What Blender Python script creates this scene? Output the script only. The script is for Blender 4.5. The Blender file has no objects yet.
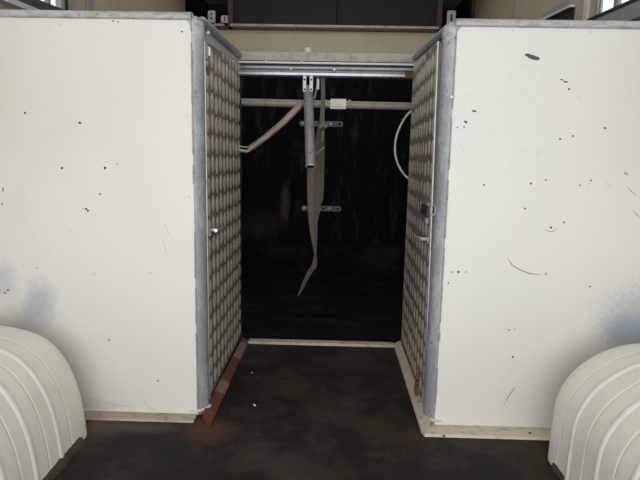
import bpy, bmesh, math, random
from mathutils import Vector, Matrix
random.seed(4)
SC = bpy.context.scene
COL = SC.collection

# ------------------------------------------------------------------ camera
CAMH, FPX = 0.97, 521.0
def _n(v): return Vector(v).normalized()
_y = _n((332-320, 240-160, -FPX)); _d = _n((254-320, 240-3630, -FPX))
_z = -_d; _z = (_z - _y*_z.dot(_y)).normalized(); _x = _y.cross(_z)
ROT = Matrix((_x, _y, _z))                      # world = ROT @ camera
cd = bpy.data.cameras.new('camera'); cam = bpy.data.objects.new('camera', cd); COL.objects.link(cam)
cam.matrix_world = Matrix.Translation((0, 0, CAMH)) @ ROT.to_4x4()
cd.sensor_width = 36; cd.lens = 36*FPX/640; cd.clip_start = .02
SC.camera = cam

# ------------------------------------------------------------------ light
W = bpy.data.worlds.new('world'); SC.world = W; W.use_nodes = True
wn, wl = W.node_tree.nodes, W.node_tree.links
bg = wn['Background']
tc = wn.new('ShaderNodeTexCoord'); sx = wn.new('ShaderNodeSeparateXYZ'); rp = wn.new('ShaderNodeValToRGB')
mr = wn.new('ShaderNodeMapRange'); mr.inputs[1].default_value = -1; mr.inputs[2].default_value = 1
wl.new(tc.outputs['Generated'], sx.inputs[0]); wl.new(sx.outputs['Z'], mr.inputs[0]); wl.new(mr.outputs[0], rp.inputs[0])
rp.color_ramp.elements[0].position = .44; rp.color_ramp.elements[0].color = (.60, .66, .73, 1)
rp.color_ramp.elements[1].position = .56; rp.color_ramp.elements[1].color = (1.0, .99, .96, 1)
wl.new(rp.outputs[0], bg.inputs[0]); bg.inputs[1].default_value = 1.1
al = bpy.data.lights.new('rear_daylight', 'AREA'); al.shape = 'RECTANGLE'; al.size = 3.2; al.size_y = 2.0
al.energy = 46; al.color = (1.0, .99, .985)
lo = bpy.data.objects.new('rear_daylight', al); COL.objects.link(lo)
lo.location = (0, -2.0, .85); lo.rotation_euler = (math.radians(92), 0, 0)
vs = SC.view_settings
vs.view_transform = 'Standard'; vs.look = 'None'; vs.gamma = 1; vs.use_curve_mapping = False
vs.exposure = 0.33

# ------------------------------------------------------------------ helpers
def ray(px, py): return ROT @ Vector((px-320, 240-py, -FPX))
def atY(px, py, Y): v = ray(px, py); return Vector((0, 0, CAMH)) + v*(Y/v.y)
def atX(px, py, X): v = ray(px, py); return Vector((0, 0, CAMH)) + v*(X/v.x)
def atZ(px, py, Z): v = ray(px, py); return Vector((0, 0, CAMH)) + v*((Z-CAMH)/v.z)

def tag(o, label=None, cat=None, group=None, kind=None):
    if label: o['label'] = label
    if cat: o['category'] = cat
    if group: o['group'] = group
    if kind: o['kind'] = kind
    return o
def thing(name, loc, label, cat, group=None):
    o = bpy.data.objects.new(name, None); COL.objects.link(o); o.location = loc; o.empty_display_size = .1
    return tag(o, label, cat, group)
def wloc(o):
    v = Vector((0, 0, 0))
    while o is not None: v += o.location; o = o.parent
    return v

class MB:
    """collects shapes in world coordinates, then links them as one mesh object"""
    def __init__(s): s.bm = bmesh.new(); s.mi = 0
    def _f(s, vs):
        try:
            f = s.bm.faces.new(vs); f.material_index = s.mi; return f
        except ValueError: return None
    def box(s, lo, hi, bev=0):
        x0, y0, z0 = lo; x1, y1, z1 = hi
        v = [s.bm.verts.new(p) for p in ((x0,y0,z0),(x1,y0,z0),(x1,y1,z0),(x0,y1,z0),(x0,y0,z1),(x1,y0,z1),(x1,y1,z1),(x0,y1,z1))]
        fs = [s._f([v[i] for i in q]) for q in ((0,3,2,1),(4,5,6,7),(0,1,5,4),(1,2,6,5),(2,3,7,6),(3,0,4,7))]
        if bev:
            es = list({e for f in fs for e in f.edges})
            bmesh.ops.bevel(s.bm, geom=es, offset=bev, segments=2, affect='EDGES', material=s.mi)
        return s
    def hexa(s, a, b, bev=0):
        """solid between two matching rings of points"""
        va = [s.bm.verts.new(p) for p in a]; vb = [s.bm.verts.new(p) for p in b]; n = len(va)
        fs = [s._f(va[::-1]), s._f(vb)] + [s._f((va[i], va[(i+1) % n], vb[(i+1) % n], vb[i])) for i in range(n)]
        if bev:
            es = list({e for f in fs if f for e in f.edges})
            bmesh.ops.bevel(s.bm, geom=es, offset=bev, segments=2, affect='EDGES', material=s.mi)
        return s
    def tube(s, pts, r, seg=12, closed=False, hollow=0):
        pts = [Vector(p) for p in pts]; n = len(pts); rs = r if isinstance(r, (list, tuple)) else [r]*n
        rings = []; up = None
        for i, p in enumerate(pts):
            if closed: t = pts[(i+1) % n] - pts[i-1]
            else: t = pts[min(i+1, n-1)] - pts[max(i-1, 0)]
            t.normalize()
            if up is None: up = t.orthogonal().normalized()
            up = (up - t*up.dot(t)).normalized(); bi = t.cross(up)
            rings.append([s.bm.verts.new(p + (up*math.cos(a) + bi*math.sin(a))*rs[i]) for a in (2*math.pi*k/seg for k in range(seg))])
        for i in range(n if closed else n-1):
            A, B = rings[i], rings[(i+1) % n]
            for k in range(seg): s._f((A[k], A[(k+1) % seg], B[(k+1) % seg], B[k]))
        if not closed: s._f(rings[0][::-1]); s._f(rings[-1])
        return s
    def ball(s, c, r, sc=(1,1,1), u=14, v=8):
        m = Matrix.Translation(c) @ Matrix.Diagonal((r*sc[0], r*sc[1], r*sc[2], 1))
        res = bmesh.ops.create_uvsphere(s.bm, u_segments=u, v_segments=v, radius=1, matrix=m)
        for vv in res['verts']:
            for f in vv.link_faces: f.material_index = s.mi
        return s
    def ring(s, c, r, a0=0, a1=2*math.pi, axes=((1,0,0),(0,0,1)), t=.004, n=20, sq=1.0):
        A, B = Vector(axes[0]), Vector(axes[1]); full = abs(a1-a0) > 6.28
        m = n if full else n+1
        pts = [Vector(c) + A*math.cos(a0+(a1-a0)*k/n)*r + B*math.sin(a0+(a1-a0)*k/n)*r*sq for k in range(m)]
        return s.tube(pts, t, 8, closed=full)
    def blob(s, pts, thick, off):
        """a flat irregular chip: outline in the x-z plane at depth y"""
        va = [s.bm.verts.new(p) for p in pts]
        s._f(va)
        return s
    def build(s, name, mats, parent=None, smooth=False, kind=None, angle=40):
        me = bpy.data.meshes.new(name)
        off = wloc(parent) if parent is not None else Vector((0, 0, 0))
        if parent is None:
            pass
        bmesh.ops.recalc_face_normals(s.bm, faces=s.bm.faces)
        bmesh.ops.translate(s.bm, verts=s.bm.verts, vec=-off)
        s.bm.to_mesh(me); s.bm.free()
        for m in (mats if isinstance(mats, (list, tuple)) else [mats]): me.materials.append(m)
        o = bpy.data.objects.new(name, me); COL.objects.link(o)
        if parent is not None: o.parent = parent
        if smooth:
            for p in me.polygons: p.use_smooth = True
            me.set_sharp_from_angle(angle=math.radians(angle))
        if kind: o['kind'] = kind
        return o

# ------------------------------------------------------------------ materials
class Mat:
    def __init__(s, name, col, rough=.5, metal=0, spec=.5):
        s.m = bpy.data.materials.new(name); s.m.use_nodes = True
        s.n, s.l = s.m.node_tree.nodes, s.m.node_tree.links
        s.b = s.n['Principled BSDF']
        s.b.inputs['Base Color'].default_value = (*col, 1); s.b.inputs['Roughness'].default_value = rough
        s.b.inputs['Metallic'].default_value = metal; s.b.inputs['Specular IOR Level'].default_value = spec
        s.col = s.n.new('ShaderNodeRGB'); s.col.outputs[0].default_value = (*col, 1); s.cur = s.col.outputs[0]
        g = s.n.new('ShaderNodeNewGeometry'); s.pos = g.outputs['Position']
        s.l.new(s.cur, s.b.inputs['Base Color'])
    def noise(s, scale, detail=4, rough=.6, stretch=(1,1,1), off=0):
        mp = s.n.new('ShaderNodeMapping'); mp.inputs['Scale'].default_value = stretch; mp.inputs['Location'].default_value = (off, off*.7, off*.3)
        s.l.new(s.pos, mp.inputs[0])
        t = s.n.new('ShaderNodeTexNoise'); t.inputs['Scale'].default_value = scale; t.inputs['Detail'].default_value = detail; t.inputs['Roughness'].default_value = rough
        s.l.new(mp.outputs[0], t.inputs['Vector']); return t.outputs['Fac']
    def ramp(s, sock, a, b, lo=0, hi=1):
        r = s.n.new('ShaderNodeMapRange'); r.inputs[1].default_value = a; r.inputs[2].default_value = b; r.inputs[3].default_value = lo; r.inputs[4].default_value = hi
        r.interpolation_type = 'SMOOTHSTEP'; s.l.new(sock, r.inputs[0]); return r.outputs[0]
    def math(s, op, a, b):
        m = s.n.new('ShaderNodeMath'); m.operation = op
        for i, v in enumerate((a, b)):
            if isinstance(v, (int, float)): m.inputs[i].default_value = v
            else: s.l.new(v, m.inputs[i])
        return m.outputs[0]
    def mix(s, fac, col):
        m = s.n.new('ShaderNodeMix'); m.data_type = 'RGBA'
        if isinstance(fac, (int, float)): m.inputs[0].default_value = fac
        else: s.l.new(fac, m.inputs[0])
        s.l.new(s.cur, m.inputs[6]); m.inputs[7].default_value = (*col, 1)
        s.cur = m.outputs[2]; s.l.new(s.cur, s.b.inputs['Base Color']); return s
    def patch(s, c, r, col, amt=1, stretch=(1,1,1), nz=30, sharp=.6):
        """a worn patch round point c, radius r, ragged by noise"""
        sub = s.n.new('ShaderNodeVectorMath'); sub.operation = 'SUBTRACT'; s.l.new(s.pos, sub.inputs[0]); sub.inputs[1].default_value = c
        mu = s.n.new('ShaderNodeVectorMath'); mu.operation = 'MULTIPLY'; s.l.new(sub.outputs[0], mu.inputs[0]); mu.inputs[1].default_value = stretch
        ln = s.n.new('ShaderNodeVectorMath'); ln.operation = 'LENGTH'; s.l.new(mu.outputs[0], ln.inputs[0])
        d = s.math('ADD', ln.outputs['Value'], s.math('MULTIPLY', s.math('SUBTRACT', s.noise(nz, 6, .7), .5), r*1.1))
        f = s.ramp(d, r*(1-sharp), r, amt, 0)
        return s.mix(f, col)
    def bump(s, sock, strength=.2, dist=.002):
        b = s.n.new('ShaderNodeBump'); b.inputs['Strength'].default_value = strength; b.inputs['Distance'].default_value = dist
        s.l.new(sock, b.inputs['Height']); s.l.new(b.outputs[0], s.b.inputs['Normal']); return s
    def rough(s, sock, lo, hi):
        s.l.new(s.ramp(sock, .3, .7, lo, hi), s.b.inputs['Roughness']); return s

def simple(name, col, rough=.5, metal=0, nz=12, dirt=None, amt=.5, bump=.1, lo=.45, hi=.75):
    m = Mat(name, col, rough, metal); n = m.noise(nz, 6, .65)
    if dirt: m.mix(m.ramp(n, lo, hi, 0, amt), dirt)
    if bump: m.bump(n, bump, .002)
    return m

def panel_mat(name, base):
    m = Mat(name, base, .42)
    m.mix(m.ramp(m.noise(2.2, 5, .6), .4, .75, 0, .35), (base[0]*.88, base[1]*.9, base[2]*.94))
    m.mix(m.ramp(m.noise(5, 6, .7, (1, 1, .25), 3), .55, .85, 0, .4), (base[0]*.83, base[1]*.79, base[2]*.72))
    m.mix(m.ramp(m.noise(60, 6, .8), .63, .68, 0, .45), (.38, .34, .29))
    m.bump(m.noise(3.5, 3, .5), .25, .006)
    return m
YF, YB = 1.843, 2.66          # front of the partitions, back of the passage
XL, XR = -.457, .386          # the two sides of the passage
WL, WR = -1.24, 1.17          # inner faces of the side walls
YW, ZC = 4.40, 2.45           # far wall, ceiling
pl = panel_mat('left_panel_paint', (.70, .69, .645))
c = atY(40, 302, YF); pl.patch(c, .085, (.30, .36, .43), .62, (1, 1, .75), 18, .8)
c = atY(28, 318, YF); pl.patch(c, .09, (.36, .41, .47), .55, (.8, 1, 1), 22, .9)
c = atY(5, 280, YF); pl.patch(c, .07, (.42, .47, .53), .6, (1, 1, .7), 24, .8)
c = atY(95, 405, YF); pl.patch(c, .09, (.48, .42, .36), .4, (.5, 1, 2.4), 40, .9)
PL = pl.m
pr = panel_mat('right_panel_paint', (.70, .695, .655))
c = atY(636, 318, YF); pr.patch(c, .185, (.34, .36, .40), .55, (.9, 1, 1), 60, .75)
c = atY(627, 328, YF); pr.patch(c, .12, (.25, .34, .45), .6, (.8, 1, 1.3), 26, .7)
PR = pr.m
wallm = simple('beige_wall_lining', (.53, .435, .315), .6, 0, 4, (.42, .34, .245), .5, .08); WALL = wallm.m
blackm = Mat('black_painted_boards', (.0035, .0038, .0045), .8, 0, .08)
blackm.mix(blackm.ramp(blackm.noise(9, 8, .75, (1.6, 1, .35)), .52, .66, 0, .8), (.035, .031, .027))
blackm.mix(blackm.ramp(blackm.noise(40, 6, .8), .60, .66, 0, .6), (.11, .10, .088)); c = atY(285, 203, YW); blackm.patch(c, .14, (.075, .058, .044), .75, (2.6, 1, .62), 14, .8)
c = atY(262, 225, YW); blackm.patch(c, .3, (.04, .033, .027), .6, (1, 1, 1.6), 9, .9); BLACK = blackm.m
BLACK2 = simple('black_board', (.0055, .0075, .007), .75, 0, 5, (.011, .012, .0115), .5, .05).m
fl = Mat('black_rubber_floor', (.0145, .0128, .0105), .68, 0, .18)
fl.mix(fl.ramp(fl.noise(3.2, 7, .7), .44, .62, 0, .9), (.044, .031, .021))
fl.mix(fl.ramp(fl.noise(2.1, 6, .65, off=5), .48, .65, 0, .7), (.047, .043, .036))
fl.mix(fl.ramp(fl.noise(150, 4, .7), .62, .68, 0, .6), (.10, .088, .072))
c = atZ(208, 430, 0); fl.patch(c, .13, (.10, .052, .025), .6, (1, 1, 1), 22, .9)
c = atZ(110, 425, 0); fl.patch(c, .16, (.09, .078, .066), .6, (1, 1.2, 1), 22, .9)
c = atZ(96, 425, 0); fl.patch(c, .05, (.12, .075, .045), .8, (1, .7, 1), 40, .7)
c = atZ(150, 428, 0); fl.patch(c, .09, (.085, .078, .068), .6, (.6, 1.6, 1), 40, .8)
fl.bump(fl.noise(90, 5, .6), .35, .002); FLOOR = fl.m
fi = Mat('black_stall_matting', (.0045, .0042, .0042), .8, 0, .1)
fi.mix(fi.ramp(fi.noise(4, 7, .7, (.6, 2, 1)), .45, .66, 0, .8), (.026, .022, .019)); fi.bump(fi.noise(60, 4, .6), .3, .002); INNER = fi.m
pm = Mat('worn_grey_post_paint', (.27, .295, .32), .45, .2)
pm.mix(pm.ramp(pm.noise(14, 7, .75, (1, 1, .4)), .46, .62, 0, .8), (.42, .445, .46))
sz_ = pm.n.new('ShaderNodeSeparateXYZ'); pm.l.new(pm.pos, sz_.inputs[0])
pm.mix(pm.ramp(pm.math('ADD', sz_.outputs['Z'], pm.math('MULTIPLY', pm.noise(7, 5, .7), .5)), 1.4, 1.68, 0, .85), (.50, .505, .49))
pm.mix(pm.ramp(pm.noise(75, 6, .8), .58, .63, 0, .8), (.13, .10, .085)); pm.bump(pm.noise(40, 4, .6), .2, .002); POST = pm.m
rl = Mat('worn_white_rail_paint', (.47, .47, .45), .5)
rl.mix(rl.ramp(rl.noise(22, 7, .75, (1, 1, 3)), .46, .62, 0, .75), (.29, .285, .27))
rl.mix(rl.ramp(rl.noise(70, 6, .8), .575, .63, 0, .85), (.10, .075, .055)); rl.bump(rl.noise(60, 4, .6), .3, .002); RAIL = rl.m
GREYR = simple('grey_tube', (.30, .315, .32), .4, .5, 25, (.22, .21, .19), .6, .15).m
ALU_P = simple('tarnished_shaded_aluminium', (.25, .22, .185), .5, .3, 20, (.13, .11, .09), .7, .15).m  # door plate: tarnish plus painted shade between the raised bars
ALU_B = simple('polished_glint_bar', (.66, .60, .525), .42, .35, 9, (.42, .37, .31), .7, .1).m  # polished bars, their reflections put into the lighter colour
ALU_E = simple('aluminium_edge', (.50, .50, .49), .38, .7, 30, (.25, .23, .2), .6, .1).m
STEEL = simple('bright_steel_channel', (.33, .345, .37), .33, .75, 26, (.20, .19, .19), .7, .15).m
ZINC = simple('zinc_fittings', (.62, .62, .60), .35, .6, 30, (.35, .33, .3), .5, .1).m
GALV = simple('galvanised_tube', (.36, .365, .355), .45, .55, 22, (.15, .14, .125), .6, .15).m
CREAMR = simple('cream_header_paint', (.40, .385, .325), .55, 0, 30, (.20, .185, .15), .7, .2).m
DGALV = simple('dull_strap_iron', (.15, .15, .145), .55, .4, 30, (.07, .065, .06), .7, .2).m
PIPE = simple('dull_cream_pipe', (.28, .262, .22), .5, .1, 26, (.14, .115, .09), .7, .2).m
SLEEVE = simple('white_sleeve', (.62, .60, .55), .5, 0, 20, (.4, .37, .32), .5, .1).m
BRASSY = simple('weathered_tan_bar', (.33, .275, .205), .5, .1, 30, (.15, .11, .08), .7, .2).m
STRAPM = simple('tan_strap_webbing', (.085, .065, .046), .75, 0, 40, (.045, .035, .025), .7, .3).m
FOLDM = simple('pale_strap_fold', (.115, .09, .064), .75, 0, 40, (.06, .047, .034), .7, .3).m
GSTRAP = simple('grey_strap', (.11, .108, .10), .8, 0, 60, (.05, .047, .043), .6, .3).m
ROPEM = simple('cord', (.24, .20, .15), .8, 0, 80, (.1, .08, .06), .6, .3).m
CABLE = simple('white_cable', (.62, .61, .57), .45, 0, 20, (.4, .38, .34), .5, 0).m
DARK = simple('dark_holes', (.018, .018, .02), .8, 0, 20, None, 0, 0).m
SLATE = simple('chipped_paint', (.06, .075, .09), .7, 0, 60, (.12, .12, .12), .5, 0).m
SCR = simple('scratches', (.20, .185, .165), .7, 0, 60, None, 0, 0).m
DSTEEL = simple('dark_steel', (.055, .052, .05), .5, .4, 30, (.09, .06, .045), .5, .1).m
SEALL = simple('cracked_sealant', (.36, .32, .265), .7, 0, 50, (.15, .11, .08), .8, .2).m
SCRL = simple('faint_scuffs', (.50, .47, .43), .6, 0, 60, None, 0, 0).m
RING = simple('faint_plugs', (.47, .46, .42), .5, 0, 60, None, 0, 0).m
RUST = simple('rust', (.17, .065, .03), .8, 0, 40, (.07, .03, .018), .7, .3).m
REDW = Mat('red_brown_trim', (.27, .155, .115), .6)
REDW.mix(REDW.ramp(REDW.noise(11, 1, .2, (.02, 1, .02), 2), .50, .53, 0, 1), (.15, .042, .024))
REDW.mix(REDW.ramp(REDW.noise(30, 6, .7), .5, .66, 0, .75), (.10, .066, .048)); REDW.bump(REDW.noise(60, 4), .4, .003)
CRT = simple('cream_trim', (.56, .50, .41), .55, 0, 26, (.25, .17, .11), .8, .3, .5, .72).m
PINKT = simple('dusty_pink_trim', (.40, .325, .27), .6, 0, 26, (.17, .12, .09), .8, .3).m
BROWN = simple('brown_timber', (.06, .031, .022), .55, 0, 20, (.05, .025, .018), .6, .2).m
TAN = simple('worn_ledge_top', (.50, .38, .29), .5, 0, 26, (.2, .11, .075), .8, .2).m
SEAL = simple('torn_lining', (.05, .036, .026), .85, 0, 30, (.04, .03, .024), .7, .4).m
ar = Mat('cream_arch_paint', (.75, .735, .685), .38)
ar.mix(ar.ramp(ar.noise(5, 6, .65), .42, .75, 0, .5), (.60, .58, .52)); ar.mix(ar.ramp(ar.noise(60, 5, .7, (1, .4, 1)), .65, .75, 0, .55), (.35, .31, .25))
ar.mix(ar.ramp(ar.noise(170, 2, .5), .73, .78, 0, .6), (.16, .14, .12)); ar.bump(ar.noise(12, 4, .5), .2, .005); ARCH = ar.m
ARCHR = simple('highlight_white_ribs', (.76, .755, .72), .33, 0, 14, (.60, .58, .53), .5, .1).m  # rib highlights painted in as a lighter white
FRAME = simple('window_frame_grey', (.36, .36, .345), .5, .1, 14, (.24, .235, .22), .5, .1).m
SLATEB = simple('slate_sill', (.060, .062, .075), .6, 0, 14, (.1, .1, .11), .5, .1).m
WHITET = simple('white_bead', (.72, .71, .68), .5, 0, 14, None, 0, 0).m
PAPER = simple('white_scrap', (.8, .79, .76), .6, 0, 14, None, 0, 0).m
gm = bpy.data.materials.new('window_glass'); gm.use_nodes = True
gn, gl = gm.node_tree.nodes, gm.node_tree.links; gn.remove(gn['Principled BSDF'])
gt = gn.new('ShaderNodeBsdfTransparent'); gt.inputs[0].default_value = (.92, .97, .99, 1); gg = gn.new('ShaderNodeBsdfGlossy'); gg.inputs['Roughness'].default_value = .03
gx = gn.new('ShaderNodeMixShader'); gx.inputs[0].default_value = .08
gl.new(gt.outputs[0], gx.inputs[1]); gl.new(gg.outputs[0], gx.inputs[2]); gl.new(gx.outputs[0], gn['Material Output'].inputs[0]); GLASS = gm

# ------------------------------------------------------------------ the shell
Y0 = .45
b = MB(); b.box((WL-.05, Y0, -.06), (WR+.05, YB, 0)); b.build('floor', FLOOR, kind='structure')
b = MB(); b.box((WL-.05, YB, -.06), (WR+.05, YW+.1, -.004)); b.build('floor_stall', INNER, kind='structure')
RL = (-.85, .78, 2.5, 4.15)
b = MB(); b.box((WL-.05, Y0, ZC), (WR+.05, RL[2], ZC+.05)); b.box((WL-.05, RL[3], ZC), (WR+.05, YW+1.0, ZC+.05))
b.box((WL-.05, RL[2], ZC), (RL[0], RL[3], ZC+.05)); b.box((RL[1], RL[2], ZC), (WR+.05, RL[3], ZC+.05)); b.build('ceiling', WALL, kind='structure')
b = MB()
for q in ((RL[0], RL[2], RL[1], RL[2]+.04), (RL[0], RL[3]-.04, RL[1], RL[3]), (RL[0], RL[2]+.04, RL[0]+.04, RL[3]-.04), (RL[1]-.04, RL[2]+.04, RL[1], RL[3]-.04)):
    b.box((q[0], q[1], ZC-.01), (q[2], q[3], ZC+.06), .004)
added_roofl = b.build('added_rooflight', FRAME, kind='structure')  # unseen roof window, added to light the beige walls
b = MB(); b.box((RL[0]+.03, RL[2]+.03, ZC+.02), (RL[1]-.03, RL[3]-.03, ZC+.026)); b.build('glass', GLASS, added_roofl)

# side walls with a window hole each, as a grid of panels round the hole
def side_wall(name, X, s, hole):
    (ya, yb, za, zb) = hole
    x0, x1 = sorted((X, X+s*.014)); b = MB(); yc = YW + (.12 if s < 0 else .35)
    b.box((x0, Y0, 1.0), (x1, ya, ZC)); b.box((x0, yb, 1.0), (x1, yc, ZC))
    b.box((x0, ya, 1.0), (x1, yb, za)); b.box((x0, ya, zb), (x1, yb, ZC))
    b.mi = 1; b.box((x0, Y0, -.06), (x1, YW, 1.0))
    b.mi = 2; b.box((x0, YW, -.06), (x1, yc, 1.0)); b.box((x0, yc, -.06), (x1, YW+1.0, ZC))
    return b.build(name, [WALL, PL if s < 0 else PR, BLACK2], kind='structure')
lp0 = atX(56, 8, WL); lp1 = atX(25, 0, WL)          # lower edge of the left window
rp0 = atX(602, 16, WR); rp1 = atX(632, 3, WR)
HL = (1.15, atX(61, 3, WL).y, lp0.z-.02, 2.2); HR = (1.15, atX(598, 5, WR).y, rp0.z-.03, 2.2)
side_wall('wall_left', WL, -1, HL); side_wall('wall_right', WR, 1, HR)

def bar(b, p, q, up, x0, x1):
    """sloping strip on a side wall: from p to q (y,z), height up"""
    b.hexa([(x0, p.y, p.z), (x0, q.y, q.z), (x0, q.y, q.z+up), (x0, p.y, p.z+up)], [(x1, p.y, p.z), (x1, q.y, q.z), (x1, q.y, q.z+up), (x1, p.y, p.z+up)])
def ext(p, q, y):
    t = (y-p.y)/(q.y-p.y); return p + (q-p)*t
# left window: frame, dark sloping sill, white bead, pane
fr = MB()
fr.box((WL-.012, HL[1]-.03, HL[2]), (WL+.02, HL[1]+.0, HL[3]), .004)
fr.box((WL-.012, HL[1]+.045, HL[2]-.1), (WL+.02, HL[1]+.085, HL[3]), .004)
fr.box((WL-.012, HL[0], HL[3]-.03), (WL+.012, HL[1], HL[3]+.02), .004); fr.box((WL-.012, HL[0]-.02, HL[2]), (WL+.012, HL[0]+.02, HL[3]), .004)
yy = atX(48, 3, WL).y; fr.box((WL-.01, yy-.018, HL[2]), (WL+.008, yy+.012, HL[3]), .004)
fr = fr.build('window_1', FRAME, kind='structure')
b = MB(); b.box((WL-.010, HL[0], HL[2]), (WL-.006, HL[1], HL[3])); b.build('glass', GLASS, fr)
b = MB(); b.box((WL, HL[1]+.005, HL[2]-.05), (WL+.012, HL[1]+.04, HL[3])); b.build('gasket', DARK, fr)
a0, a1 = atX(33, 0, WL), atX(55, 8.5, WL); c0, c1 = atX(8, 0, WL), atX(28, 8, WL)
b = MB()
ya, yb2 = 1.2, HL[1]
p, q = ext(a0, a1, ya), ext(a0, a1, yb2); p2, q2 = ext(c0, c1, ya), ext(c0, c1, yb2)
b.hexa([p, q, q2, p2], [v + Vector((.03, 0, 0)) for v in (p, q, q2, p2)]); b.build('sill', SLATEB, fr)
b = MB(); bar(b, p2, q2, -.02, WL, WL+.034); b.build('bead', WHITET, fr)
vw = MB()
y2 = atX(88, 5, WL).y; vw.box((WL, y2-.03, 1.0), (WL+.016, y2+.03, ZC), .004); vw.build('trim_1', FRAME, kind='structure')
# right window
fr = MB()
fr.box((WR-.012, HR[1]-.03, HR[2]), (WR+.012, HR[1]+.01, HR[3]), .01)
fr.box((WR-.012, HR[0], HR[3]-.03), (WR+.012, HR[1], HR[3]+.02), .004); fr.box((WR-.012, HR[0]-.02, HR[2]), (WR+.012, HR[0]+.02, HR[3]), .004)
yy = atX(617, 3, WR).y; fr.box((WR-.008, yy-.02, HR[2]), (WR+.01, yy+.016, HR[3]), .004)
fr = fr.build('window_2', FRAME, kind='structure')
b = MB(); b.box((WR+.006, HR[0], HR[2]), (WR+.010, HR[1], HR[3])); b.build('glass', GLASS, fr)
b = MB(); yg = atX(588, 8, WR).y; b.box((WR-.014, yg-.025, 1.0), (WR, yg+.02, HR[3]), .004); b.build('bead', WHITET, fr)
p, q = ext(rp1, rp0, 1.2), ext(rp1, rp0, HR[1]+.02)
b = MB(); bar(b, p, q, -.075, WR-.03, WR+.0); b.build('sill', FRAME, fr)
b = MB(); bar(b, p, q, -.014, WR-.034, WR+.0); b.build('gasket', DARK, fr)
# sloping grab rail and dark panel beyond it on the right wall
a0, a1 = atX(574, 6.5, WR), atX(553, 18, WR)
b = MB(); bar(b, a0, ext(a0, a1, a1.y+.1), .042, WR-.022, WR); b.build('trim_2', FRAME, kind='structure')
w0, w1 = atX(575, 7, WR), atX(552, 18, WR)
b = MB(); bar(b, w0, ext(w0, w1, w1.y+.1), .012, WR-.026, WR); b.build('trim_3', WHITET, kind='structure')
b = MB(); p, q = w0, ext(w0, w1, w1.y+.1)
b.hexa([(WR-.01, p.y, 1.2), (WR-.01, q.y, 1.2), (WR-.01, q.y, q.z), (WR-.01, p.y, p.z)], [(WR, p.y, 1.2), (WR, q.y, 1.2), (WR, q.y, q.z), (WR, p.y, p.z)]); b.build('trim_4', BLACK2, kind='structure')
ys = atX(515, 8, WR).y; b = MB(); b.box((WR-.008, ys-.012, 1.0), (WR, ys+.012, ZC)); b.build('trim_5', FRAME, kind='structure')
yp = atX(474, 8, WR).y
b = MB(); b.box((WR-.03, yp-.05, 1.0), (WR, yp+.05, ZC), .004); b.build('trim_6', BROWN, kind='structure')

# far wall: black boards below, beige lining above, dark loft opening over the ledge
zl = atY(330, 27, YW).z; zm = 1.78
b = MB(); b.box((WL, YW, zm), (WR, YW+.05, zl-.03)); b.mi = 1; b.box((WL, YW, -.004), (WR, YW+.05, zm)); b.build('wall_back', [WALL, BLACK], kind='structure')
zk = atY(320, 243, YW-.03).z
b = MB(); b.box((WL, YW-.03, -.004), (WR, YW, zk), .006); b.build('baseboard_back', INNER, kind='structure')
b = MB(); b.box((WL, YW, zl-.03), (WR, YW+1.0, zl-.02)); b.box((WL, YW+.95, zl-.02), (WR, YW+1.0, ZC)); b.build('wall_loft', BLACK2, kind='structure')
lx0, lx1 = atY(231, 14, YW).x, atY(439, 14, YW).x
lf = thing('loft_cupboard', ((lx0+lx1)/2, YW, zl), 'black double fronted loft cupboard with brown frame, above the beige far wall', 'cupboard')
b = MB(); b.box((atY(214, 25, YW).x, YW-.03, zl-.033), (WR-.2, YW+.03, zl-.012), .003); b.build('ledge', BROWN, lf)
b = MB(); b.box((lx0, YW-.034, zl-.012), (lx1, YW+.03, zl+.008), .003); b.build('ledge_top', TAN, lf)
b = MB(); b.box((atY(214, 25, YW).x, YW-.034, zl-.012), (lx0-.05, YW+.03, zl+.006), .003); b.build('ledge_top', TAN, lf)
for x in (lx0, lx1):
    b = MB(); b.box((x-.02, YW-.03, zl-.033), (x+.02, YW+.03, ZC), .003); b.build('upright', BROWN, lf)
xs = atY(337, 10, YW).x
for xa, xb in ((lx0+.02, xs-.003), (xs+.003, lx1-.02)):
    b = MB(); b.box((xa, YW, zl+.008), (xb, YW+.018, ZC), .002); b.build('door', BLACK2, lf)
def keeper(px, y0, y1, w, slot, label):
    p = atY(px, y1, YW+.01); q = atY(px, y0, YW+.01); hw = w*(YW/FPX)/2
    t = thing('keeper_plate', (p.x, YW, p.z), label, 'bracket', 'keeper plates on the loft ledge')
    b = MB(); b.box((p.x-hw, YW-.01, p.z), (p.x+hw, YW+.008, q.z), .006); b.box((p.x-hw, YW-.01, p.z-.0), (p.x+hw, YW+.028, p.z+.01), .002); b.build('plate', ZINC, t)
    b = MB()
    if slot: b.box((p.x-.008, YW-.0115, (p.z+q.z)/2-.025), (p.x+.008, YW-.009, (p.z+q.z)/2+.03), .001)
    else:
        for k in (.35, .7): b.ball((p.x, YW-.01, p.z+(q.z-p.z)*k), .008, (1, .3, 1), 10, 6)
    b.build('slot' if slot else 'screw', DARK, t, True)
keeper(212, 11, 23.2, 7, False, 'taller whitish keeper plate at the far left end of the loft ledge')
keeper(225, 16, 23.2, 7, False, 'shorter whitish keeper plate beside the left brown upright of the loft')
b = MB(); b.box((lx1+.06, YW-.034, zl-.012), (WR-.2, YW+.03, zl+.006), .003); b.build('ledge_top', TAN, lf)
keeper(450.5, 11, 26.5, 8, True, 'slotted grey keeper plate right of the black loft cupboard')

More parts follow.
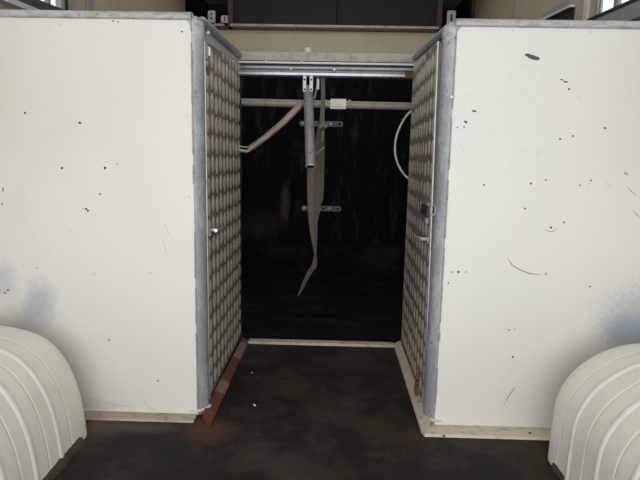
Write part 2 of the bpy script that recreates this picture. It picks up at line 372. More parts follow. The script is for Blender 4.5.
# ------------------------------------------------------------------ marks on the painted panels (in the panels' own mesh)
def chip(b, px, py, w, h, mi, ang=0, jag=.25, n=10):
    b.mi = mi; y = YF-.0032; vs_ = []; w, h = (w*.8, h*.8) if w < 8 else (w, h)
    for k in range(n):
        a = 2*math.pi*k/n; r = 1 + random.uniform(-jag, jag)
        dx, dy = math.cos(a)*w/2*r, math.sin(a)*h/2*r
        vs_.append(b.bm.verts.new(atY(px + dx*math.cos(ang)-dy*math.sin(ang), py + dx*math.sin(ang)+dy*math.cos(ang), y)))
    b._f(vs_); b.mi = 0
def scratch(b, pts, w, mi=3):
    b.mi = mi; y = YF-.0032; n = len(pts)
    L, R_ = [], []
    for i, (px, py) in enumerate(pts):
        tx = pts[min(i+1, n-1)][0]-pts[max(i-1, 0)][0]; ty = pts[min(i+1, n-1)][1]-pts[max(i-1, 0)][1]; l = math.hypot(tx, ty)
        ww = w*(.35 if i in (0, n-1) else 1)/2
        L.append(b.bm.verts.new(atY(px-ty/l*ww, py+tx/l*ww, y))); R_.append(b.bm.verts.new(atY(px+ty/l*ww, py-tx/l*ww, y)))
    for i in range(n-1): b._f((L[i], L[i+1], R_[i+1], R_[i]))
    b.mi = 0
def rivets(parent, pts, mat):
    for px, py in pts:
        b = MB(); b.ball(atY(px, py, YF-.003), .006, (1, .45, 1), 10, 6); b.build('rivet', mat, parent, True)

# ------------------------------------------------------------------ partitions either side of the passage
SK = {}
def skin(u, s, z):
    """point on the door skin: front edge given by its foot and head, hinge edge plumb"""
    (f0, f1), (xb, yb) = SK[s]; t = (z-f0[2])/(f1[2]-f0[2])
    xf, yf = f0[0]+(f1[0]-f0[0])*t, f0[1]+(f1[1]-f0[1])*t
    return (xf+(xb-xf)*u, yf+(yb-yf)*u, z)
def tread(b, s, quad, cols, pitch):
    """rows of raised pointed lenses over a door skin"""
    b.mi = 1
    for i in range(cols):
        u0, u1 = (i+.1)/cols, (i+.9)/cols; um = (u0+u1)/2; d = (u1-u0)
        k = 0
        while True:
            zc = .085 + k*pitch + (.04*pitch if i % 2 else -.04*pitch); k += 1; h = pitch*.44
            if zc - h*.6 > min(quad(u0)[1], quad(u1)[1]) - .006: break
            def pt(u, z, o): x, y, z = skin(u, s, min(z, quad(u)[1]-.004)); return (x - s*o, y, z)
            ring = [(um-d*.12, zc-h), (um+d*.12, zc-h), (u1, zc-h*.3), (u1, zc+h*.3), (um+d*.12, zc+h), (um-d*.12, zc+h), (u0, zc+h*.3), (u0, zc-h*.3)]
            cen = [(um-d*.12, zc-h*.45), (um+d*.12, zc-h*.45), (um+d*.12, zc+h*.45), (um-d*.12, zc+h*.45)]
            o = [b.bm.verts.new(pt(u, z, .0005)) for u, z in ring]
            t = [b.bm.verts.new(pt(u, z, .005)) for u, z in cen]
            b._f(t)
            for q in ((o[0], o[1], t[1], t[0]), (o[1], o[2], t[1]), (o[2], o[3], t[2], t[1]), (o[3], o[4], t[2]), (o[4], o[5], t[3], t[2]), (o[5], o[6], t[3]), (o[6], o[7], t[0], t[3]), (o[7], o[0], t[0])): b._f(q)
    b.mi = 0

def partition(s):
    X = XL if s < 0 else XR; W_ = WL if s < 0 else WR; R = .042
    cx, cy = (X - (R-.002) if s < 0 else .410), YF+R+.002
    xe = cx + .010 if s < 0 else .403             # where the sheet meets the post
    DZ = 0 if s < 0 else -.014
    root = thing('partition', ((X+W_)/2, YF, 0),
        'white painted partition left of the passage, patterned metal door closed in its side' if s < 0 else 'white painted partition right of the passage, its patterned door standing slightly ajar', 'partition', 'partitions either side of the passage')
    P = PL if s < 0 else PR
    b = MB(); xa, xb = sorted((xe, W_-s*.004)); b.box((xa, YF-.003, .004), (xb, YF+.016, 1.432+DZ), .0015)
    if s < 0:
        for px, py, w in ((25,113,3),(80,123,3.2),(62,168,3.2),(105,168,3.2),(100,194,2.6),(182,31.5,2.6),(109,340,2.4),(158,381,2),(117,164,1.5),(23,264,1.4)): chip(b, px, py, w, w*.95, 1)
        for px, py, w, h, a in ((86,209,5,2.5,.2),(88,211,3,3,.4),(83,208.5,2,1,0),(3,190,2,6,.1),(2,204,2,2,0),(5,293,4,1.5,.4),(8,290,2,3,.5),(60,23,3,2,0),(113,21,3,1.5,0),(118,22,2,2,0)): chip(b, px, py, w, h, 2, a, .4)
        for px, py in ((37,268),(94,274),(150,273)): chip(b, px, py, 2.6, 2.6, 3)
        for pts in (((6,345),(18,348),(33,355)) , ((52,164),(60,164.5)), ((75,122.5),(79,123)), ((165,222),(168,232),(173,240)), ((162,236),(165,248),(168,258)), ((85,398),(110,404),(135,407)), ((140,396),(148,406),(156,412))): scratch(b, pts, .7, 4)
    else:
        chip(b, 532, 57, 12, 5.5, 2, .25, .35, 14)
        for px, py, w, h, a in ((562,79.5,5,1.8,.2),(566,82,6,2,.15),(474,111,5.5,2.4,.2),(466,122,5.5,3,.3),(515,329,1.4,1.4,0),(484,185,2,2.4,.3),(626,174,6,1.2,.6),(464,127,2,2,0)): chip(b, px, py, w, h, 2, a, .4)
        for px, py, w in ((569,89,2.6),(457.5,127.5,2),(560,139,2.6),(573,136,2.6),(605,128,2.6),(531,183.5,2.6),(546,180,2.4),(591,180.5,2.4),(525,208.5,2.4),(551,227.5,3.4),(564,222.5,2.4),(590,286.5,2.4),(452,272,2),(458.5,272,3),(448.5,283,2),(509,330,2.2),(513,357,2.6)): chip(b, px, py, w, w*.95, 1)
        for px, py in ((580,185),(546,274),(466,272)): chip(b, px, py, 3.4, 3.4, 3)
        for px, py in ((580,185.3),(546,274)): chip(b, px, py, 1.6, 1.6, 1)
        for pts, w in ((((507,257),(512,265),(520,270),(530,273.5),(541,275)), 1.0), (((539,151),(537,155)), 1.2), (((515,387),(510,394),(503,406)), .9), (((459,143),(463,151)), .6), (((606,182),(610,188)), .8), (((627,186),(631,191),(636,195)), .8), (((633,210),(636,214),(640,218)), .8), (((545,229),(549,232),(554,231),(557,228)), .6), (((577,96),(580,99)), .7), (((624,170),(630,176)), .8), (((520,153),(523,150)), .5), (((468,95),(473,97)), .5), (((588,190),(590,182)), .5)): scratch(b, pts, w, 4)
    panel = b.build('panel', [P, DARK, SLATE, RING, SCRL if s < 0 else SCR], root)
    b = MB(); N = 40
    for k in range(N):
        if random.random() < .8: b.box((xe-.0016-random.random()*.0015, YF-.0045, .02+1.37*k/N), (xe+.0016+random.random()*.0015, YF-.001, .02+1.37*(k+1)/N))
    b.build('edge_seal', SEALL, root)
    rivets(panel, ((187,116),(189,196),(191,271),(192.5,342),(60,24),(180,24)) if s < 0 else ((452,97),(448,211),(441,340),(437,409),(438,420),(512,31),(590,32)), P)
    # rear and outer closing skins
    b = MB(); xa, xb = sorted((X+s*.005, W_-s*.004)); b.box((xa, YB-.02, .004), (xb, YB, 1.43)); b.build('rear_skin', BLACK2, root)
    # corner post with a cast elbow, rear post
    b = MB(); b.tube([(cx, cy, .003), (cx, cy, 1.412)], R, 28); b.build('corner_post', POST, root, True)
    b = MB(); b.ball((cx, cy, 1.420+DZ), R+.003, (1, 1, .74), 24, 14); b.tube([(cx, cy, 1.385+DZ), (cx, cy, 1.418+DZ)], [R+.0005, R+.003], 24)
    g = [(xe, 1.43+DZ), (xe, 1.392+DZ)] + [(xe + s*(.03-.03*math.cos(a_)), 1.400+DZ+.03*math.sin(a_)) for a_ in (0, .4, .8, 1.2, 1.57)]
    b.hexa([(x, YF-.005, z_) for x, z_ in g], [(x, YF+.004, z_) for x, z_ in g]); b.build('corner_casting', RAIL, root, True)
    b = MB(); b.box((min(X, X+s*.03), YB-.045, .004), (max(X, X+s*.03), YB-.005, 1.40), .004); b.build('rear_post', DARK if s < 0 else GREYR, root)
    b = MB(); b.ring((cx, cy, .022), R+.004, 0 if s < 0 else math.pi, -math.pi*.62 if s < 0 else math.pi*1.62, ((1,0,0),(0,1,0)), .006); b.build('foot_bead', CRT if s > 0 else SLEEVE, root, True)
    # top rail along the front
    b = MB(); xa, xb = sorted((cx-s*.012, W_-s*.004))
    prof = [(-.006,.0),(-.014,.004),(-.017,.012),(-.014,.02),(-.004,.026),(.02,.028),(.03,.022),(.03,0)]
    b.hexa([(xa, YF+y, 1.427+DZ+z) for y, z in prof], [(xb, YF+y, 1.427+DZ+z) for y, z in prof]); b.build('front_rail', RAIL, root, True)
    # side rail, rising slightly to the header
    b = MB(); xr = X + s*.004
    b.tube([(xr-(-s)*.012, cy-.03, 1.432+DZ), (xr, cy+.005, 1.436+DZ), (xr, YB-.045, 1.462)], [.005, .0165, .0165], 16); b.build('side_rail', GREYR, root, True)
    # fascia strip between rail and door
    if s < 0: ft, bt = atX(201.5, 37, XL), atX(241, 63, XL)
    else: ft, bt = atX(441, 47, XR), atX(413, 64, XR)
    zf, zb = ft.z, bt.z; yf0, yb0 = cy, YB-.02
    b = MB(); xa, xb = X+s*.008, X+s*.018
    qa = [(yf0, zf), (yb0, zb), (yb0, 1.452), (yf0, 1.426+DZ)]
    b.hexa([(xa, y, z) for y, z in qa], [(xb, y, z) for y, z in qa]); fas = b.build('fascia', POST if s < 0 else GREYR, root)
    if s < 0:
        p = atX(208, 33, XL); b = MB(); b.ball((X+.0, p.y, p.z), .011, (.8, 1, 1), 12, 8); b.build('bolt', ZINC, fas, True)
    # door
    if s < 0: zb0 = .035; SK[s] = (((X-.004, YF+.075, zb0), (X-.004, YF+.075, zf)), (X-.006, YB-.012))
    else:
        zb0 = .04; fb, fh = atY(424.3, 414, YF+.055), atY(438, 50, YF+.085)
        SK[s] = (((fb.x, fb.y, zb0), (fh.x, fh.y, zf)), (X+.002, YB-.012))
    def quad(u):
        y = skin(u, s, zf)[1]; return (zb0, zf-.004 + (zb-zf)*(y-yf0)/(yb0-yf0))
    b = MB(); pa = []; pb = []
    for u, k in ((0, 0), (1, 0), (1, 1), (0, 1)):
        p = Vector(skin(u, s, quad(u)[k])); pa.append(p); pb.append(p + Vector((s*.012, 0, 0)))
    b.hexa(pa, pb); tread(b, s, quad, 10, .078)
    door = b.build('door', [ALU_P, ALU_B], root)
    tag(door, 'silver metal door with raised tread pattern')
    b = MB(); xa, xb = sorted((cx - s*.004, cx + s*.06)); b.box((xa, cy, .004), (xb, cy+.035, 1.39)); b.build('gap_shade', DARK, root)  # dark box added to stand for the shade in the door gap
    # bright door edge
    b = MB(); p, q, q2 = Vector(skin(0, s, zb0)), Vector(skin(0, s, quad(0)[1])), Vector(skin(1, s, quad(1)[1]))
    b.tube([p, q], .0055, 8); b.build('edge', ALU_E, door, True)
    b = MB(); b.tube([q, q2], .004, 8); b.build('edge', ALU_E, door, True)
    if s < 0:
        # slide bolt at the top front corner, with rust under it
        p = atX(207.5, 52, XL); b = MB(); b.box((X-.004, p.y-.02, p.z-.03), (X+.004, p.y+.02, p.z+.03), .003); b.build('bolt_plate', GALV, door)
        b = MB(); b.tube([(X+.006, p.y, p.z-.014), (X+.006, p.y, p.z+.016)], .007, 10); b.build('slide_bolt', ZINC, door, True)
        b = MB(); b.box((X-.003, p.y-.01, p.z-.085), (X+.002, p.y+.012, p.z-.05), .003); b.build('rust_stain', RUST, door)
        # lever latch
        p = atX(210, 231, XL); b = MB(); b.box((X-.004, p.y-.02, p.z-.02), (X+.006, p.y+.03, p.z+.014), .003); b.build('latch_plate', GALV, door)
        b = MB(); b.tube([(X+.006, p.y+.004, p.z+.004), (X+.026, p.y+.004, p.z+.004)], .008, 10); b.tube([(X+.024, p.y-.01, p.z+.004), (X+.026, p.y+.05, p.z), (X+.024, p.y+.13, p.z-.003)], [.007, .008, .006], 10); b.build('handle', ZINC, door, True)
    else:
        # hasp with its staple loop reaching for the post
        p = atX(428, 211, X); xs_, ys_ = skin(.05, s, p.z)[0], YF+.085
        p = atY(427, 211, ys_+.035)
        b = MB(); b.box((xs_-.014, p.y-.02, p.z-.024), (xs_+.006, p.y+.12, p.z+.02), .003); b.build('hasp', DSTEEL, door)
        b = MB(); b.box((xs_-.012, p.y-.016, p.z+.018), (xs_+.003, p.y+.1, p.z+.034), .003); b.box((xs_-.01, p.y+.02, p.z-.05), (xs_+.003, p.y+.07, p.z-.026), .002); b.build('hasp_bracket', GALV, door)
        b = MB(); c_ = atY(433, 210, YF+.03); b.ring(c_, .0085, 0, 2*math.pi, ((1,0,0),(0,0,1)), .003, 18, 2.1); b.tube([c_ + Vector((-.006, .002, 0)), (xs_-.006, p.y-.015, p.z)], .005, 8); b.build('staple', GALV, door, True)
        p = atY(426, 239.5, ys_+.03); b = MB(); b.box((xs_-.008, p.y-.02, p.z-.014), (xs_+.003, p.y+.022, p.z+.016), .003); b.build('latch_plate', GALV, door)
        b = MB(); b.tube([(xs_-.004, p.y, p.z), (xs_-.022, p.y+.01, p.z), (xs_-.03, p.y+.06, p.z-.003), (xs_-.032, p.y+.12, p.z-.006)], [.007, .007, .0065, .006], 10); b.build('handle', ZINC, door, True)
        p = atY(428.5, 252, ys_+.02); b = MB(); b.box((xs_-.004, p.y-.02, p.z-.022), (xs_+.008, p.y+.02, p.z+.015), .003); b.build('keeper', GALV, door)
        # rusty drop hook at the door's foot
        p = atX(414, 384, X-.03); b = MB(); xh = skin((p.y-1.93)/.72, s, p.z)[0] - .006
        b.tube([(xh, p.y, p.z+.05), (xh-.006, p.y-.01, p.z+.03), (xh, p.y+.02, p.z+.005), (xh-.008, p.y+.0, p.z-.02), (xh-.008, p.y-.03, p.z-.032)], .007, 8); b.build('drop_hook', RUST, door, True)
    return root
partition(-1); YF = 1.822; partition(1); YF = 1.843

# ------------------------------------------------------------------ floor trims
p0, p1 = atZ(197, 418, 0), atZ(80, 413, 0)
b = MB(); pf = [(YF-.003, 0), (YF-.003, .010), (YF-.02, .011), (YF-.05, .008), (YF-.054, 0)]
b.hexa([(-.93, y, z_) for y, z_ in pf], [(-.49, y, z_) for y, z_ in pf]); b.build('baseboard_left', PINKT, kind='structure')
b = MB(); YR = 1.822
pf = [(YR+.03, 0), (YR+.03, .003), (YR-.003, .006), (YR-.03, .010), (YR-.076, .008), (YR-.082, 0)]
b.hexa([(.352, y, z_) for y, z_ in pf], [(WR, y, z_) for y, z_ in pf])
b.mi = 1
for px, py in ((530, 433), (444, 436)):
    q = atZ(px, py, .01); b.ball((q.x, q.y, .010), .006, (1, 1, .3), 8, 6)
b.build('baseboard_right', [CRT, DARK], kind='structure')
# left passage trim: red-brown angle with a pointed front end
b = MB()
lo_ = [(XL-.006, 1.815), (XL+.032, 1.758), (XL+.037, 1.768), (XL+.034, YB), (XL+.002, YB)]
b.hexa([(x, y, 0) for x, y in lo_], [(x, y, .012 if i in (1, 2, 3) else .028) for i, (x, y) in enumerate(lo_)], .002); b.build('trim_7', REDW.m, kind='structure')
b = MB(); lo_ = [(XR-.004, YR-.02), (.352, YR-.082), (.344, YR-.06), (XR-.036, YB), (XR-.002, YB)]
b.hexa([(x, y, 0) for x, y in lo_], [(x, y, .014 if i in (1, 2, 3) else .032) for i, (x, y) in enumerate(lo_)], .002); b.build('trim_8', CRT, kind='structure')
b = MB(); b.box((XL+.034, YB-.03, 0), (XR-.036, YB+.022, .014), .004)
b.mi = 1
for px in (298, 343, 391):
    q = atZ(px, 343, .014); b.ball((q.x, q.y, .014), .005, (1, 1, .3), 8, 6)
b.build('trim_9', [CRT, DARK], kind='structure')

# ------------------------------------------------------------------ header across the passage
z = lambda py: atY(330, py, YB-.04).z
hd = thing('header_beam', ((XL+XR)/2, YB-.02, z(77)), 'cream capped steel header beam spanning the passage between the partitions', 'beam')
b = MB(); ya = YB-.045
prof = [(0, z(61.5)), (-.006, z(58)), (-.004, z(54.5)), (.008, z(52.5)), (.05, z(51.8)), (.06, z(61.5))]
x0, x1 = XL-.01, XR+.01
b.hexa([(x0, ya+y, zz) for y, zz in prof], [(x1, ya+y, zz) for y, zz in prof]); b.build('cap', CREAMR, hd, True)
b = MB(); b.box((x0, ya-.006, z(64.4)), (x1, ya+.01, z(62.6)), .002); b.build('lip', WHITET, hd)
b = MB(); b.box((x0, ya+.008, z(66)), (x1, ya+.05, z(61)), .001); b.build('web', DARK, hd)
b = MB(); prof = [(.002, z(71.3)), (-.005, z(69.5)), (-.004, z(67.5)), (.004, z(66)), (.04, z(66)), (.04, z(77)), (.006, z(77)), (-.003, z(75.8)), (-.004, z(73.5)), (.001, z(72.4))]
b.hexa([(x0, ya+y, zz) for y, zz in prof], [(x1, ya+y, zz) for y, zz in prof]); b.build('channel', STEEL, hd, True, angle=30)
for px, py in ((291, 68.3), (334.5, 69.3)):
    p = atY(px, py, ya-.006); b = MB(); b.ball(p, .009, (1, .6, 1), 10, 8); b.build('bolt', ZINC, hd, True)
for px, py in ((266, 61.5), (302, 62.2), (338, 63), (376, 64), (403, 64.5)):
    p = atY(px, py, ya-.006); b = MB(); b.ball(p, .007, (1, .6, .8), 10, 8); b.build('screw', WHITET, hd, True)
p = atY(308, 49.5, YB); b = MB(); b.tube([(p.x, YB-.01, z(52)), (p.x, YB-.01, p.z)], .017, 14); b.ball((p.x, YB-.01, p.z), .017, (1, 1, .5)); b.build('stub', SLEEVE, hd, True)
p = atY(409, 74, ya-.008); b = MB(); b.box((p.x-.018, ya-.012, p.z-.012), (p.x+.022, ya+.02, p.z+.012), .003); b.build('rusty_end', RUST, hd)

# ------------------------------------------------------------------ hanging gear behind the header
YP = 2.69
zp = atY(280, 103.5, YP).z
t = thing('cross_pipe', (0, YP, zp), 'horizontal dull cream pipe running behind the header beam', 'pipe')
b = MB(); b.tube([(XL-.12, YP, zp+.004), (XR+.12, YP, zp-.004)], .0185, 16); b.build('pipe', PIPE, t, True)
p, q = atY(328.5, 104, YP), atY(348, 104.5, YP)
b = MB(); b.box((p.x, YP-.024, p.z-.024), (q.x, YP+.024, p.z+.024), .01); b.build('sleeve', SLEEVE, t, True); 
for px in (326, 349.5):
    p = atY(px, 104, YP); b = MB(); b.tube([(p.x-.006, YP, p.z), (p.x+.006, YP, p.z)], .021, 14); b.build('collar', PIPE, t, True)

YT = 2.645
top, bot = atY(308.2, 88, YT), atY(310.6, 166.5, YT-.19)
hp = thing('hanging_post', (top.x, YT, bot.z), 'grey hollow tube hanging by two white hinge plates from the header beam', 'post')
b = MB()
r = .0235
b.tube([top, bot], r, 20); 
tube = b.build('tube', GALV, hp, True)
b = MB(); d = (bot-top).normalized(); b.tube([bot - d*.004, bot + d*.0025], r*.8, 18); b.build('bore', DARK, tube, True)
b = MB(); b.ring(bot, r*.9, 0, 2*math.pi, ((1,0,0), tuple(d.cross(Vector((1,0,0))).normalized())), .0035); b.build('rim', ZINC, tube, True)
p = bot + (top-bot)*.16 + Vector((0, -r, 0)); b = MB(); b.ball(p, .006, (1, .4, 1), 8, 6); b.build('pin_hole', DARK, tube, True)
for px, w in ((304.6, 3.4), (311.2, 3.6)):
    pa, pb = atY(px-w/2, 91.5, YT-.028), atY(px+w/2, 77.5, YT-.028)
    b = MB(); b.box((pa.x, YT-.032, pa.z), (pb.x, YT-.022, pb.z+.01), .002); f = b.build('hinge_plate', WHITET, hp)
    for py in (79.5, 89.3):
        p = atY(px, py, YT-.033); b = MB(); b.ball((p.x, YT-.0325, p.z), .005, (1, .4, 1), 8, 6); b.build('screw', DARK, f, True)
pa, pb = atY(308.6, 92, YT-.026), atY(308.8, 106, YT-.026)
b = MB(); b.tube([pa, pb], .004, 8); b.build('pin', ZINC, hp, True)
pa = atY(307.9, 91.7, YT-.024); b = MB(); b.tube([pa + Vector((-.02, 0, 0)), pa + Vector((.02, 0, 0))], .004, 8); b.build('crossbar', ZINC, hp, True)

a, e = atY(301.6, 104.2, YT-.012), atY(249, 149, YT-.03)
br = thing('stay_bar', ((a.x+e.x)/2, YT-.02, e.z), 'tan diagonal stay bar sloping down from the hanging post to the left door', 'bar')
b = MB(); b.tube([a, a + (e-a)*.06, a + (e-a)*.35 + Vector((.004, 0, -.008)), a + (e-a)*.7 + Vector((.004, 0, -.008)), e], [.0085, .0165, .016, .015, .0145], 14); b.build('bar', BRASSY, br, True)
h1 = atY(243, 151, YT-.03); b = MB(); b.tube([e + Vector((.005, 0, -.004)), e + Vector((-.012, -.002, -.012)), h1 + Vector((.004, 0, .0)), h1 + Vector((-.03, 0, .004))], .007, 8)
b.tube([e + Vector((-.008, -.004, .008)), h1 + Vector((.0, -.004, .02)), h1 + Vector((-.03, -.004, .024))], .0035, 8); b.build('hook', ZINC, br, True)

# short cord and cleat beside the hinge
cp = [atY(px, py, YT+.0) for px, py in ((317.5, 76), (317.5, 84), (316.3, 90), (314.8, 97), (313, 101), (310, 104))]
cd_ = thing('rope_cord', cp[2], 'short tan cord with a pale cleat hanging beside the hinge plates', 'cord')
b = MB(); b.tube(cp, .005, 8); b.build('cord', ROPEM, cd_, True)
pa = atY(318, 85, YT-.006); b = MB(); b.box((pa.x-.006, pa.y-.008, pa.z-.022), (pa.x+.006, pa.y+.005, pa.z+.03), .003); b.build('cleat', SLEEVE, cd_)

# grey strap looped over the pipe, ending in a knot
YS = 2.664
def ribbon(b, rows, Y, th, bow=None):
    A, B = [], []
    for i, (py, xl, xr) in enumerate(rows):
        dy = bow[i] if bow else 0
        l, r_ = atY(xl, py, Y+dy), atY(xr, py, Y+dy)
        A.append((l, r_)); 
    ring = []
    for l, r_ in A:
        ring.append([b.bm.verts.new(v) for v in (l + Vector((0,-th*.4,0)), (l+r_)/2 + Vector((0,-th,0)), r_ + Vector((0,-th*.4,0)), r_ + Vector((0,th*.4,0)), (l+r_)/2 + Vector((0,th*.6,0)), l + Vector((0,th*.4,0)))])
    for i in range(len(ring)-1):
        for k in range(6): b._f((ring[i][k], ring[i][(k+1) % 6], ring[i+1][(k+1) % 6], ring[i+1][k]))
    b._f(ring[0]); b._f(ring[-1][::-1])
gs = thing('loop_strap', atY(322, 123, YS), 'dark grey strap loop tied over the pipe right of the hanging post', 'strap')
b = MB(); ribbon(b, [(77, 320.5, 324.5), (90, 321, 325.2), (99, 321, 325.2), (107, 320.6, 325), (116, 320, 324.6), (123, 319.5, 324.5)], YS, .004); b.build('strap', GSTRAP, gs, True)
b = MB(); k0 = atY(319.5, 125.5, YS)
b.tube([k0 + Vector((.014, .008, 0)) + Vector((.018*math.cos(a_*.7), .013*math.sin(a_*1.9), .011*math.sin(a_*1.3))) for a_ in range(0, 14)], .0075, 8); b.build('knot', ROPEM, gs, True)

# the long tan strap with its twisted tail
ls = thing('long_strap', atY(299, 296, YS), 'long flat tan strap hanging behind the hanging post, tail twisted at the end', 'strap')
rows = [(121, 317.5, 324), (130, 317, 324.5), (145, 314, 324.6), (160, 309, 324.4), (168, 307.2, 324.2), (185, 307, 324), (200, 307.4, 323), (206, 308, 320.5), (214, 308, 319.5), (221, 308.6, 317.6), (230, 309.6, 317.4), (240, 311.4, 317.2), (248, 313, 316.8), (254, 314.2, 316.4), (260, 313.2, 317), (266, 311.4, 317), (269, 309, 315), (273, 306.6, 311.6), (280, 303.4, 307.8), (288, 300.4, 303.6), (295.5, 297.6, 299)]
bow = [0, 0, .002, .004, .006, .006, .004, 0, -.004, -.008, -.01, -.008, -.004, 0, -.012, -.016, -.014, -.008, 0, .006, .01]
b = MB(); ribbon(b, rows, YS+.03, .004, bow); b.build('webbing', STRAPM, ls, True)
b = MB(); fold = [(140, 315.5, 319), (160, 310, 316), (168, 308, 315), (185, 307.6, 314), (200, 308, 313.6), (214, 308.6, 313.5), (230, 310, 314), (246, 312.8, 315)]
ribbon(b, fold, YS+.026, .005, [.004, .006, .006, .006, .004, -.002, -.008, -.006]); tag(b.build('fold', FOLDM, ls, True), 'paler folded edge of the strap')
pa, pb = atY(316, 154, YS+.02), atY(324.5, 147, YS+.02)
b = MB(); b.tube([pa, pb], .0045, 8); b.build('buckle_pin', GALV, ls, True)
b = MB(); p = atY(322, 141, YS+.022); q = atY(323.5, 131, YS+.022); b.tube([p, q], .006, 8); b.build('keeper_loop', ROPEM, ls, True)

# strap hinges on the black far wall
def strap_hinge(px0, px1, py, label):
    p, q = atY(px0, py, YW), atY(px1, py+.4, YW); h = 2.6*YW/FPX
    t = thing('strap_hinge', ((p.x+q.x)/2, YW, p.z), label, 'hinge', 'strap hinges on the black far wall')
    b = MB(); b.box((p.x, YW-.012, p.z-h), (q.x, YW, p.z+h), .008); b.build('strap', DGALV, t)
    for f in (.07, .56, .72, .92):
        b = MB(); b.ball((p.x+(q.x-p.x)*f, YW-.012, p.z), .012, (1, .5, 1), 10, 6); b.build('bolt', ZINC if f in (.07, .72) else DARK, t, True)
strap_hinge(299.5, 343, 123.5, 'upper flat metal strap hinge bolted to the black far wall')
strap_hinge(301.5, 341, 208, 'lower flat metal strap hinge bolted to the black far wall')

# white cable bowing out from behind the right partition
YQ = YB+.012
cb = [(428, 108), (418, 109), (410, 112), (403, 121), (397.5, 133), (395, 146), (396, 158), (400.5, 169), (408, 178), (418, 183), (428, 184)]
b = MB()
P = [atY(px, py, YQ) for px, py in cb]; S = []
for i in range(len(P)-1):
    for k in range(4):
        t_ = k/4; p0_ = P[max(i-1, 0)]; p1_ = P[i]; p2_ = P[i+1]; p3_ = P[min(i+2, len(P)-1)]
        S.append(.5*((2*p1_) + (p2_-p0_)*t_ + (2*p0_-5*p1_+4*p2_-p3_)*t_*t_ + (3*p1_-p0_-3*p2_+p3_)*t_**3))
S.append(P[-1]); b.tube(S, .005, 8)
o = b.build('cable', CABLE, None, True); tag(o, 'white cable bowing out from behind the right patterned door', 'cable')

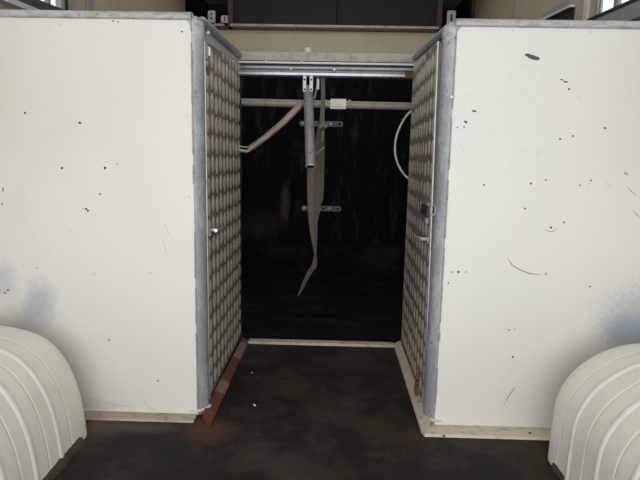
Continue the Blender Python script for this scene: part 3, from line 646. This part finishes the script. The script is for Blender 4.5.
# ------------------------------------------------------------------ wheel arches
def arch(s, outline, W_, label, ribs, Yf=1.66):
    Yn, cap = .62, .075
    pts = [atY(px, py, Yf) for px, py in outline]
    ground = pts[0].copy(); ground.z = 0; ground.x += -s*.0
    prof = [(ground.x, 0.0)] + [(p.x, p.z) for p in pts[1:]]
    ztop = prof[-1][1]; prof.append((W_-s*.06, ztop+.003)); prof.append((W_-s*.004, ztop+.003))
    # resample smoothly
    fine = []
    for i in range(len(prof)-1):
        for k in range(5):
            t = k/5; a, b_, c_, d_ = prof[max(i-1, 0)], prof[i], prof[i+1], prof[min(i+2, len(prof)-1)]
            fine.append(tuple(.5*(2*b_[j]+(c_[j]-a[j])*t+(2*a[j]-5*b_[j]+4*c_[j]-d_[j])*t*t+(3*b_[j]-a[j]-3*c_[j]+d_[j])*t**3) for j in (0, 1)))
    fine.append(prof[-1])
    n = len(fine); nor = []
    for i in range(n):
        ax, az = fine[max(i-1, 0)]; bx, bz = fine[min(i+1, n-1)]; tx, tz = bx-ax, bz-az; l = math.hypot(tx, tz)
        nx, nz = (-tz/l, tx/l)
        if nx*(-s) < 0 and abs(nx) > abs(nz): nx, nz = -nx, -nz
        if nz < -.2: nx, nz = -nx, -nz
        if abs(nz) > abs(nx) and nz < 0: nx, nz = -nx, -nz
        nor.append((nx, nz))
    t = thing('wheel_arch', ((ground.x+W_)/2, (Yf+Yn)/2, 0), label, 'wheel arch', 'wheel arch covers either side of the floor')
    def surf(b, stations):
        rows = []
        for y, off in stations:
            rows.append([b.bm.verts.new((fine[i][0]+nor[i][0]*off, y, max(0, fine[i][1]+nor[i][1]*off))) for i in range(n)])
        for A, B in zip(rows, rows[1:]):
            for i in range(n-1): b._f((A[i], A[i+1], B[i+1], B[i]))
        return rows
    st = []
    for k in range(0, 9):
        a = math.pi/2*k/8; st.append((Yf + cap*math.sin(math.pi/2-a)-.0, -cap*(1-math.sin(a))*1.0))
    y = Yf
    # shallow step seam between ribs
    sts = st[:]
    for ry, rw in ribs:
        sts += [(ry+.076, 0), (ry+.072, 0), (ry+.069, -.004), (ry+.066, 0), (ry+.062, 0)]
    sts = sts + [(Yf-.02, 0), (Yn+.01, 0), (Yn, 0)]
    st2 = sorted(set(sts), key=lambda v: -v[0])
    b = MB(); rows = surf(b, st2)
    b._f(rows[0]); b._f(rows[-1][::-1])
    shell = b.build('shell', ARCH, t, True, angle=60)
    for ry, rw in ribs:
        b = MB(); surf(b, [(ry+rw/2, -.001), (ry+rw/2*.6, .003), (ry, .004), (ry-rw/2*.6, .003), (ry-rw/2, -.001)]); b.build('rib', ARCHR, t, True)
    # torn lining along the foot
    b = MB(); N = 26; A = []
    for k in range(N+1):
        y = Yf+.05 - (Yf+.05-Yn)*k/N; w = (.010+random.uniform(0, .014)) * (1 if s < 0 else .35); x = ground.x
        if y > Yf: x += s*.03
        A.append([(x+s*.004, y, 0.0), (x-s*w, y, 0.0), (x-s*w*.7, y, .010+random.uniform(0, .006)), (x+s*.004, y, .02+random.uniform(0, .008))])
    for k in range(N): b.hexa(A[k], A[k+1])
    b.build('lining_edge', SEAL, t)
    return t
arch(-1, [(85, 441), (83, 425), (79.5, 405), (73, 383), (63, 363), (48, 345), (28, 333.5), (0, 327)], WL, 'cream ribbed wheel arch cover on the floor before the left partition', [(1.51, .026), (1.375, .026), (1.24, .026), (1.1, .026)])
arch(1, [(549, 469), (553, 434), (558, 404), (568, 384), (582, 369), (600, 357), (618, 349.5), (640, 345)], WR, 'cream ribbed wheel arch cover on the floor before the right partition', [(1.48, .026), (1.33, .026), (1.18, .026), (1.02, .026)], 1.60)

# ------------------------------------------------------------------ scraps on the floor
def scrap(px, py, l, w, a, label):
    p = atZ(px, py, 0); b = MB(); c, s_ = math.cos(a), math.sin(a); q = []
    for dx, dy in ((-l, -w*.6), (l*.8, -w), (l, w*.5), (-l*.7, w)): q.append((p.x+dx*c-dy*s_, p.y+dx*s_+dy*c))
    b.hexa([(x, y, .0005) for x, y in q], [(x, y, .003) for x, y in q])
    o = b.build('paper_scrap', PAPER, None); tag(o, label, 'scrap', 'white scraps on the passage floor')
scrap(254.5, 405.5, .009, .004, 2.2, 'larger white scrap on the dark floor of the passage')
scrap(252, 373, .003, .002, .4, 'tiny white fleck near the left red-brown floor trim')
